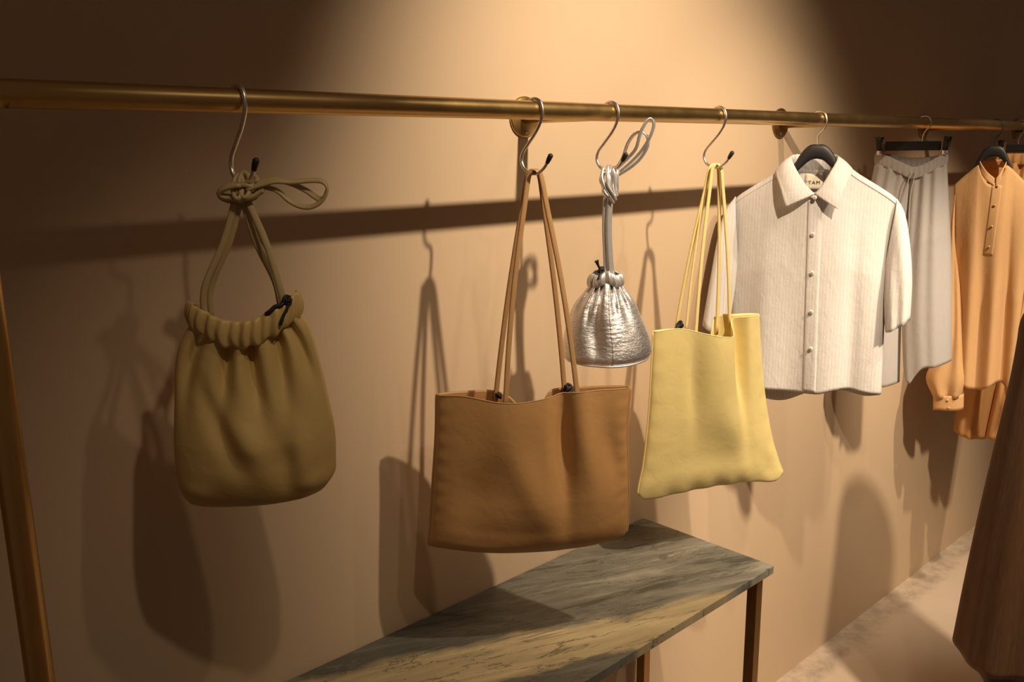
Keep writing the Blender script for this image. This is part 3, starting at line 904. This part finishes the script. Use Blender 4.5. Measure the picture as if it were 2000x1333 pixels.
# placket
def plk(u, v):
    z = lerp(-0.128, -0.607, v)
    xc = lerp(0.004, 0.018, v)
    p = front_pt(xc + lerp(-0.016, 0.016, u), z, 0.0022 if 0.02 < u < 0.98 else 0.0006)
    return p
obj('placket', *grid(plk, 8, 50), M_WHITE, w_, solid=0.0008)
def button(x, z, mat, par, r=0.0052, off=0.004, fp=front_pt):
    c = fp(x, z, off)
    b_ = obj('button', *disc((c.x, c.y, c.z), r, 0.0022, n=20), mat, par)
    obj('thread', *join(box(c.x - 0.0004, c.x + 0.0009, c.y - 0.0028, c.y - 0.0021, c.z - 0.0006, c.z + 0.0018)), M_CORD, b_, smooth=False)
for bxp, bzp in ((0.004, -0.124), (0.004, -0.212), (0.008, -0.306), (0.012, -0.402), (0.016, -0.494)):
    button(bxp, bzp, M_PEARL, w_, off=0.0055 if bzp < -0.13 else 0.012)
# sleeves
def sleeve(outer, inner, depth, mat, par, n=44, rows=26, ysh=None, name='sleeve', solid=0.0010, fold=0.004):
    fo = [curve1([(i / (len(outer) - 1), p[k]) for i, p in enumerate(outer)]) for k in range(3)]
    fi = [curve1([(i / (len(inner) - 1), p[k]) for i, p in enumerate(inner)]) for k in range(3)]
    fd = curve1(depth)
    rings = []
    for j in range(rows + 1):
        t = j / rows
        O = Vector((fo[0](t), fo[1](t), fo[2](t)))
        I = Vector((fi[0](t), fi[1](t), fi[2](t)))
        ring = []
        for k in range(n):
            a = 2 * PI * k / n
            c = (O + I) / 2 + (O - I) / 2 * math.cos(a)
            yy = -fd(t) * math.copysign(abs(math.sin(a)) ** 0.8, math.sin(a)) + fold * t * math.sin(3 * math.cos(a) * 2 + 2)
            ring.append((c.x, c.y + yy, c.z))
        rings.append(ring)
    return obj(name, *tube_rings(rings), mat, par, solid=solid)
sleeve([(0.186, 0, -0.128), (0.206, 0, -0.165), (0.222, -0.004, -0.235), (0.233, -0.008, -0.32), (0.236, -0.010, -0.412)],
       [(0.170, 0, -0.300), (0.172, 0, -0.33), (0.174, -0.004, -0.365), (0.178, -0.006, -0.405), (0.184, -0.008, -0.448)],
       [(0, 0.016), (0.3, 0.030), (1, 0.038)], M_WHITE, w_)
sleeve([(-0.188, 0, -0.126), (-0.212, -0.012, -0.165), (-0.224, -0.034, -0.235), (-0.234, -0.058, -0.33), (-0.246, -0.080, -0.444)],
       [(-0.172, 0, -0.300), (-0.176, -0.008, -0.34), (-0.180, -0.020, -0.38), (-0.184, -0.030, -0.43), (-0.190, -0.044, -0.480)],
       [(0, 0.016), (0.3, 0.026), (1, 0.028)], M_WHITE, w_)
# collar leaves + stand
inn = [(0.003, -0.052, -0.116), (-0.020, -0.050, -0.092), (-0.042, -0.040, -0.060), (-0.058, -0.014, -0.031), (-0.050, 0.024, -0.024), (-0.026, 0.046, -0.026), (0.0, 0.052, -0.027),
       (0.024, 0.046, -0.026), (0.043, 0.024, -0.026), (0.048, -0.014, -0.034), (0.036, -0.040, -0.062), (0.020, -0.050, -0.092), (0.003, -0.052, -0.116)]
out_ = [(-0.060, -0.064, -0.146), (-0.066, -0.062, -0.130), (-0.078, -0.050, -0.098), (-0.094, -0.016, -0.064), (-0.082, 0.030, -0.066), (-0.046, 0.062, -0.070), (0.0, 0.070, -0.072),
        (0.044, 0.062, -0.070), (0.076, 0.030, -0.066), (0.084, -0.016, -0.062), (0.070, -0.050, -0.098), (0.060, -0.062, -0.132), (0.057, -0.064, -0.150)]
fin = [curve1([(i / 12, p[k]) for i, p in enumerate(inn)]) for k in range(3)]
fou = [curve1([(i / 12, p[k]) for i, p in enumerate(out_)]) for k in range(3)]
def leaf(u, v):
    a = Vector([f(u) for f in fin])
    c = Vector([f(u) for f in fou])
    p = a.lerp(c, v)
    p.y -= 0.006 * math.sin(PI * min(1, v * 1.1)) * (1 if (u < 0.3 or u > 0.7) else -1)
    p.z += 0.004 * math.sin(PI * v) * (1 if 0.2 < u < 0.8 else 0)
    return p
obj('collar', *grid(leaf, 72, 12), M_WHITE, w_, solid=0.0016)
def stand(u, v):
    a = Vector([f(u) for f in fin])
    dn = lerp(0.0, 0.036, min(1, 4 * u, 4 * (1 - u))) + 0.012
    return Vector((a.x * lerp(1, 1.08, v), a.y * lerp(0.97, 1.0, v), a.z - dn * v))
obj('collar_stand', *grid(stand, 60, 6), M_WHITE, w_, solid=0.0010)
# neck label sewn inside the back
lb = obj('neck_label', *grid(lambda u, v: (lerp(-0.026, 0.018, u), 0.0405 - 0.004 * v, lerp(-0.070, -0.108, v)), 6, 6), M_LABEL, w_, solid=0.0006)
fc = bpy.data.curves.new('lettering', 'FONT')
fc.body = "'TAM"
fc.size = 0.0125
fc.space_character = 1.25
fc.extrude = 0.0002
fc.align_x = 'CENTER'
tmp = bpy.data.objects.new('lettering_tmp', fc)
COL.objects.link(tmp)
bpy.context.view_layer.update()
tme = bpy.data.meshes.new_from_object(tmp.evaluated_get(bpy.context.evaluated_depsgraph_get()))
bpy.data.objects.remove(tmp, do_unlink=True)
tme.name = 'lettering'
tme.materials.clear()
tme.materials.append(M_INK)
lt = bpy.data.objects.new('lettering', tme)
COL.objects.link(lt)
lt.parent = lb
lt.location = (-0.0065, 0.0365, -0.0965)
lt.rotation_euler = (rad(90), 0, 0)
# yoke seams along the shoulders
for sg in (-1, 1):
    pts = []
    for i in range(21):
        x = sg * lerp(0.070, 0.185, i / 20)
        pts.append(front_pt(x, curve_sh(abs(x)) - 0.012, 0.0012))
    obj('yoke_seam', *sweep(pts, 0.0012, 0.0006, n=6), M_WHITE_PLAIN, w_)

# ------------------------------------------------------------------ white linen shorts on a clip hanger
PA = (2.633, YR, 1.754)
PT = rad(75)
clip_hanger(PA, PT, 'black bar clip hanger holding the white linen shorts', -0.122, 0.072)
p_ = empty('shorts', PA, -PT)
tag(p_, 'white crinkled linen wide-leg shorts with drawstring, clipped behind the striped shirt', 'shorts')
def leg_shell(top_z, xl, xr, hem, yf_amp, par, mat, seed, topb=None, pleat=0.0035, freq=3.3, depth=(0.016, 0.05, 0.055), ns=54, nt=60):
    XLl, XRl = curve1(xl), curve1(xr)
    def yf(s, t):
        e = prof(s, 0.45)
        d = lerp(depth[0], depth[1], min(1, t * 3)) if t < 0.33 else lerp(depth[1], depth[2], (t - 0.33) / 0.67)
        y = -d * e
        y += e * pleat * math.sin(2 * PI * freq * s + seed + 0.8 * math.sin(3 * t)) * (0.5 + 0.7 * math.exp(-t * 4))
        y += e * pleat * 0.7 * math.sin(2 * PI * (freq * 0.43) * s + seed * 2) * t
        return y
    def yb(s, t):
        e = prof(s, 0.45)
        d = lerp(depth[0], depth[1], min(1, t * 3)) if t < 0.33 else lerp(depth[1], depth[2], (t - 0.33) / 0.67)
        return d * e * 0.9 + e * pleat * math.sin(2 * PI * freq * 0.7 * s + seed * 3) * t
    return shell(ns, nt, XLl, XRl, top_z, topb or top_z, hem, yf, yb, close=False), (XLl, XRl, yf, yb)
waist = curve1([(-0.122, -0.054), (-0.09, -0.062), (-0.05, -0.080), (-0.015, -0.094), (0.02, -0.082), (0.045, -0.066), (0.067, -0.056)])
waistb = curve1([(-0.122, -0.054), (-0.08, -0.060), (-0.03, -0.068), (0.02, -0.066), (0.067, -0.056)])
tf = lambda s: waist(lerp(-0.122, -0.024, s)) - 0.028
tb_ = lambda s: waistb(lerp(-0.122, -0.024, s)) - 0.028
hemL = curve1([(0, -0.740), (0.4, -0.742), (0.75, -0.748), (1, -0.735)])
ml, _ = leg_shell(tf, [(0, -0.124), (0.12, -0.134), (0.4, -0.158), (1, -0.178)], [(0, -0.024), (0.5, -0.022), (0.7, -0.016), (1, -0.006)], hemL, 0, p_, M_LINEN, 1.0, tb_)
obj('leg', *ml, M_LINEN, p_, solid=0.0010)
tf2 = lambda s: waist(lerp(-0.024, 0.068, s)) - 0.028
tb2 = lambda s: waistb(lerp(-0.024, 0.068, s)) - 0.028
hemR = curve1([(0, -0.668), (0.10, -0.712), (0.20, -0.728), (0.32, -0.700), (0.45, -0.676), (0.7, -0.668), (1, -0.652)])
ml, fR = leg_shell(tf2, [(0, -0.024), (0.5, -0.020), (0.75, -0.014), (1, 0.000)], [(0, 0.069), (0.12, 0.078), (0.45, 0.102), (1, 0.130)], hemR, 0, p_, M_LINEN, 2.2, tb2)
obj('leg', *ml, M_LINEN, p_, solid=0.0010)
# gathered waistband
rings = []
for j in range(9):
    v_ = j / 8
    ring = []
    for k in range(180):
        a = 2 * PI * k / 180
        s = 0.5 - 0.5 * math.cos(a)
        x = lerp(-0.1235, 0.0685, s)
        fr = math.sin(a) > 0
        yy = -0.020 * math.sin(a) if fr else -0.020 * math.sin(a)
        zt_ = waist(x) if fr else waistb(x)
        pl = 0.0008 * math.sin(a * 41 + 2 * math.sin(a * 3)) + 0.002 * math.sin(PI * v_)
        ring.append((x - math.cos(a) * pl, yy - math.sin(a) * pl, zt_ + 0.002 - 0.034 * (1 - v_) + 0.0006 * math.sin(a * 41)))
    rings.append(ring)
obj('waistband', *tube_rings(rings), M_LINEN, p_, solid=0.0010)
for pts in ([(-0.018, -0.026, -0.108), (-0.024, -0.040, -0.135), (-0.024, -0.052, -0.20), (-0.022, -0.060, -0.30), (-0.020, -0.064, -0.40)],
            [(-0.008, -0.026, -0.106), (-0.010, -0.040, -0.135), (-0.013, -0.052, -0.18), (-0.009, -0.060, -0.26), (-0.011, -0.062, -0.335)]):
    obj('drawstring', *sweep(catmull(pts, 6), 0.0028, 0.0013, n=8), M_LINEN, p_)

# ------------------------------------------------------------------ peach band-collar shirt
PE = (3.214, YR, 1.719)
PET = rad(72)
hanger(PE, PET, 'black hanger with a black hook inside the peach band-collar shirt', M_HANGER, half=0.085, steep=0.55)
e_ = empty('shirt', PE, -PET)
tag(e_, 'peach band-collar shirt with long sleeves and buttoned cuffs, on a black hanger', 'shirt')
csh = curve1([(0.0, -0.058), (0.040, -0.062), (0.07, -0.088), (0.11, -0.130), (0.150, -0.180)])
def ztp(x, front):
    a = abs(x - 0.0)
    z = csh(a)
    if a < 0.042:
        z = lerp(-0.062, -0.125 if front else -0.070, 1 - (a / 0.042) ** 2)
    return z
sxe = lambda s: lerp(-0.110, 0.150, s)
XLe = curve1([(0, -0.110), (0.2, -0.100), (0.5, -0.080), (1, -0.060)])
XRe = curve1([(0, 0.150), (0.3, 0.150), (1, 0.165)])
zef = lambda s: ztp(sxe(s), True)
zeb = lambda s: ztp(sxe(s), False)
zhe = curve1([(0, -0.800), (0.25, -0.822), (0.40, -0.824), (0.52, -0.806), (0.66, -0.792), (0.80, -0.812), (1, -0.785)])
def yef(s, t):
    e = prof(s, 0.45)
    nk = math.exp(-(sxe(s) / 0.06) ** 2)
    y = -lerp(0.012 + 0.026 * nk, 0.060, min(1, t * 1.8) ** 0.8) * e
    y += e * 0.015 * math.sin(2 * PI * 3.1 * s + 0.5 + 0.4 * t) * min(1, t * 1.6)
    y += e * 0.016 * gauss(s, 0.66 + 0.03 * t, 0.05) * min(1, t * 1.8)
    return y
def yeb(s, t):
    e = prof(s, 0.45)
    nk = math.exp(-(sxe(s) / 0.06) ** 2)
    return lerp(0.012 + 0.026 * nk, 0.055, min(1, t * 1.8) ** 0.8) * e + e * 0.010 * t * math.sin(2 * PI * 2.6 * s)
obj('body', *shell(84, 60, XLe, XRe, zef, zeb, zhe, yef, yeb, close=False), M_PEACH, e_, solid=0.0010)
def front_e(x, z, off=0.0):
    t = 0.5
    for _ in range(12):
        s = (x - XLe(t)) / (XRe(t) - XLe(t))
        t = min(1, max(0, (z - zef(s)) / (zhe(s) - zef(s))))
    return Vector((x, yef(s, t) - off, z))
def plke(u, v):
    z = lerp(-0.128, -0.36, v)
    return front_e(lerp(0.004, 0.034, u) - 0.006 * v, z, 0.0010 if 0.02 < u < 0.98 else 0.0003)
obj('placket', *grid(plke, 6, 24), M_PEACH, e_, solid=0.0008)
for bxp, bzp in ((0.020, -0.130), (0.018, -0.193), (0.016, -0.262), (0.014, -0.330)):
    button(bxp, bzp, M_PEACH_BTN, e_, r=0.0042, off=0.003, fp=front_e)
cin = [(0.010, -0.036, -0.105), (-0.016, -0.032, -0.082), (-0.038, -0.008, -0.050), (-0.030, 0.022, -0.046), (0.0, 0.032, -0.046), (0.028, 0.022, -0.046), (0.038, -0.008, -0.052), (0.026, -0.032, -0.084), (0.014, -0.037, -0.105)]
fce = [curve1([(i / 8, p[k]) for i, p in enumerate(cin)]) for k in range(3)]
def band(u, v):
    a = Vector([f(u) for f in fce])
    return Vector((a.x * lerp(1, 1.10, v), a.y * lerp(1, 1.10, v), a.z - 0.026 * v))
obj('band_collar', *grid(band, 48, 5), M_PEACH, e_, solid=0.0014)
sleeve([(-0.104, 0, -0.158), (-0.108, -0.01, -0.26), (-0.104, -0.02, -0.44), (-0.096, -0.03, -0.60), (-0.115, -0.035, -0.72), (-0.140, -0.04, -0.80), (-0.112, -0.045, -0.868)],
       [(-0.090, 0, -0.35), (-0.075, -0.01, -0.40), (-0.055, -0.02, -0.50), (-0.040, -0.03, -0.62), (-0.024, -0.035, -0.73), (-0.010, -0.04, -0.80), (-0.022, -0.045, -0.858)],
       [(0, 0.014), (0.3, 0.026), (0.8, 0.034), (1, 0.022)], M_PEACH, e_, fold=0.010)
sleeve([(0.146, 0, -0.170), (0.160, -0.01, -0.26), (0.165, -0.02, -0.44), (0.168, -0.02, -0.60), (0.180, -0.02, -0.72), (0.190, -0.02, -0.80), (0.170, -0.02, -0.868)],
       [(0.140, 0, -0.35), (0.135, -0.01, -0.40), (0.125, -0.02, -0.50), (0.115, -0.02, -0.62), (0.108, -0.02, -0.73), (0.105, -0.02, -0.80), (0.115, -0.02, -0.858)],
       [(0, 0.014), (0.3, 0.026), (0.8, 0.034), (1, 0.022)], M_PEACH, e_, fold=0.008)
for xa, xb, yc in ((-0.110, -0.016, -0.045), (0.112, 0.172, -0.02)):
    rings = []
    for j in range(6):
        v_ = j / 5
        rings.append([(lerp(xa, xb, 0.5 - 0.5 * math.cos(a)) + 0.004 * v_, yc - 0.024 * math.sin(a), lerp(-0.862, -0.916, v_) + 0.020 * (0.5 - 0.5 * math.cos(a)) + 0.003 * math.sin(2 * a)) for a in [2 * PI * k / 40 for k in range(40)]])
    cf = obj('cuff', *tube_rings(rings), M_PEACH, e_, solid=0.0014)
    for q, zz in ((0.50, -0.868), (0.56, -0.895)):
        c = (lerp(xa, xb, q), yc - 0.0255, zz)
        obj('button', *disc(c, 0.0048, 0.0022, n=16), M_PEACH_BTN, cf)

# ------------------------------------------------------------------ peach shorts behind it
TR = (3.440, YR, 1.744)
clip_hanger(TR, rad(75), 'black bar clip hanger holding the peach trousers at the photo edge', -0.060, 0.150)
t_ = empty('trousers', TR, -rad(75))
tag(t_, 'deep peach cropped trousers with elastic waist, hanging behind the peach shirt', 'trousers')
wt = lambda s: -0.085
hm = curve1([(0, -1.080), (0.5, -1.090), (1, -1.094)])
ml, _ = leg_shell(wt, [(0, -0.060), (0.15, -0.085), (0.5, -0.108), (1, -0.112)], [(0, 0.045), (0.4, 0.045), (1, 0.002)], hm, 0, t_, M_PEACH2, 0.7, depth=(0.020, 0.05, 0.06), pleat=0.009, freq=3.0)
obj('leg', *ml, M_PEACH2, t_, solid=0.0010)
ml, _ = leg_shell(wt, [(0, 0.045), (0.4, 0.045), (1, -0.004)], [(0, 0.150), (0.15, 0.165), (0.5, 0.14), (1, 0.082)], hm, 0, t_, M_PEACH2, 2.0, depth=(0.020, 0.05, 0.06), pleat=0.009, freq=3.0)
obj('leg', *ml, M_PEACH2, t_, solid=0.0010)
rings = []
for j in range(8):
    v_ = j / 7
    ring = []
    for k in range(160):
        a = 2 * PI * k / 160
        x = lerp(-0.062, 0.152, 0.5 - 0.5 * math.cos(a))
        pl = 0.0022 * math.sin(a * 24) + 0.004 * math.sin(PI * v_)
        ring.append((x - math.cos(a) * pl, -0.024 * math.sin(a) - math.sin(a) * pl, lerp(-0.092, -0.052, v_)))
    rings.append(ring)
obj('waistband', *tube_rings(rings), M_PEACH2, t_, solid=0.0010)

# ------------------------------------------------------------------ marble console table
tb = empty('console_table', (1.05, 1.114, 0))
tag(tb, 'narrow console table with grey green marble top and slim brass legs', 'table')
V, Fs = box(0.25 - 1.05, 1.671 - 1.05, 0.9276 - 1.114, 1.298 - 1.114, 0.783, 0.802)
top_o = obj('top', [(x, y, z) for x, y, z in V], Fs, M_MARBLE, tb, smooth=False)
bevel(top_o, 0.0015)
for lx in (0.30, 1.646):
    for ly in (0.958, 1.268):
        o = obj('leg', *box(lx - 0.0125 - 1.05, lx + 0.0125 - 1.05, ly - 0.0125 - 1.114, ly + 0.0125 - 1.114, 0.0, 0.783), M_BRASS_D, tb, smooth=False)
        bevel(o, 0.0015)

# ------------------------------------------------------------------ brown linen dress in the foreground
dr = empty('dress', (2.542, 0.616, 0), -rad(43.2))
tag(dr, 'long dark brown slub linen dress hanging in the near right corner', 'dress')
fr = curve1([(0.35, 0.200), (0.54, 0.188), (0.74, 0.172), (0.91, 0.156), (1.02, 0.145), (1.13, 0.135), (1.22, 0.130), (1.28, 0.128), (1.32, 0.110), (1.345, 0.075), (1.36, 0.045)])
fd_ = curve1([(0.35, 0.170), (0.74, 0.145), (1.13, 0.105), (1.28, 0.09), (1.33, 0.065), (1.36, 0.035)])
def dress_rings(k0, zlow, shrink):
    rings = []
    for j in range(61):
        v_ = j / 60
        z = lerp(zlow, 1.36, v_)
        zz = max(0.35, z)
        ring = []
        for k in range(200):
            a = 2 * PI * k / 200
            f = max(0, 1 - (zz - 0.35) / 0.75)
            wob = 1 + (0.050 * math.sin(7 * a + 0.9) + 0.025 * math.sin(15 * a + 2)) * (0.12 + 0.88 * f) * (0.35 + 0.65 * abs(math.sin(a)))
            ring.append((fr(zz) * math.cos(a) * wob * shrink, fd_(zz) * math.sin(a) * wob * shrink, z + (0.018 * math.sin(3 * a + 0.4) - (k0 * 0.045 * gauss(a, rad(221), 0.22))) * (1 - v_) ** 6))
        rings.append(ring)
    return rings
obj('outer_cloth', *tube_rings(dress_rings(0, 0.35, 1.0), False, True), M_DRESS, dr, solid=0.0014)
obj('lining', *tube_rings(dress_rings(1, 0.350, 0.970), False, False), M_LINING, dr, solid=0.001)
obj('stand_pole', *sweep([(0, 0, 0.0), (0, 0, 0.7), (0, 0, 1.35)], 0.012, n=14), M_HANGER, dr)
obj('stand_base', *disc((0, 0, 0.0), 0.13, 0.015, n=40, axis='z'), M_HANGER, dr)
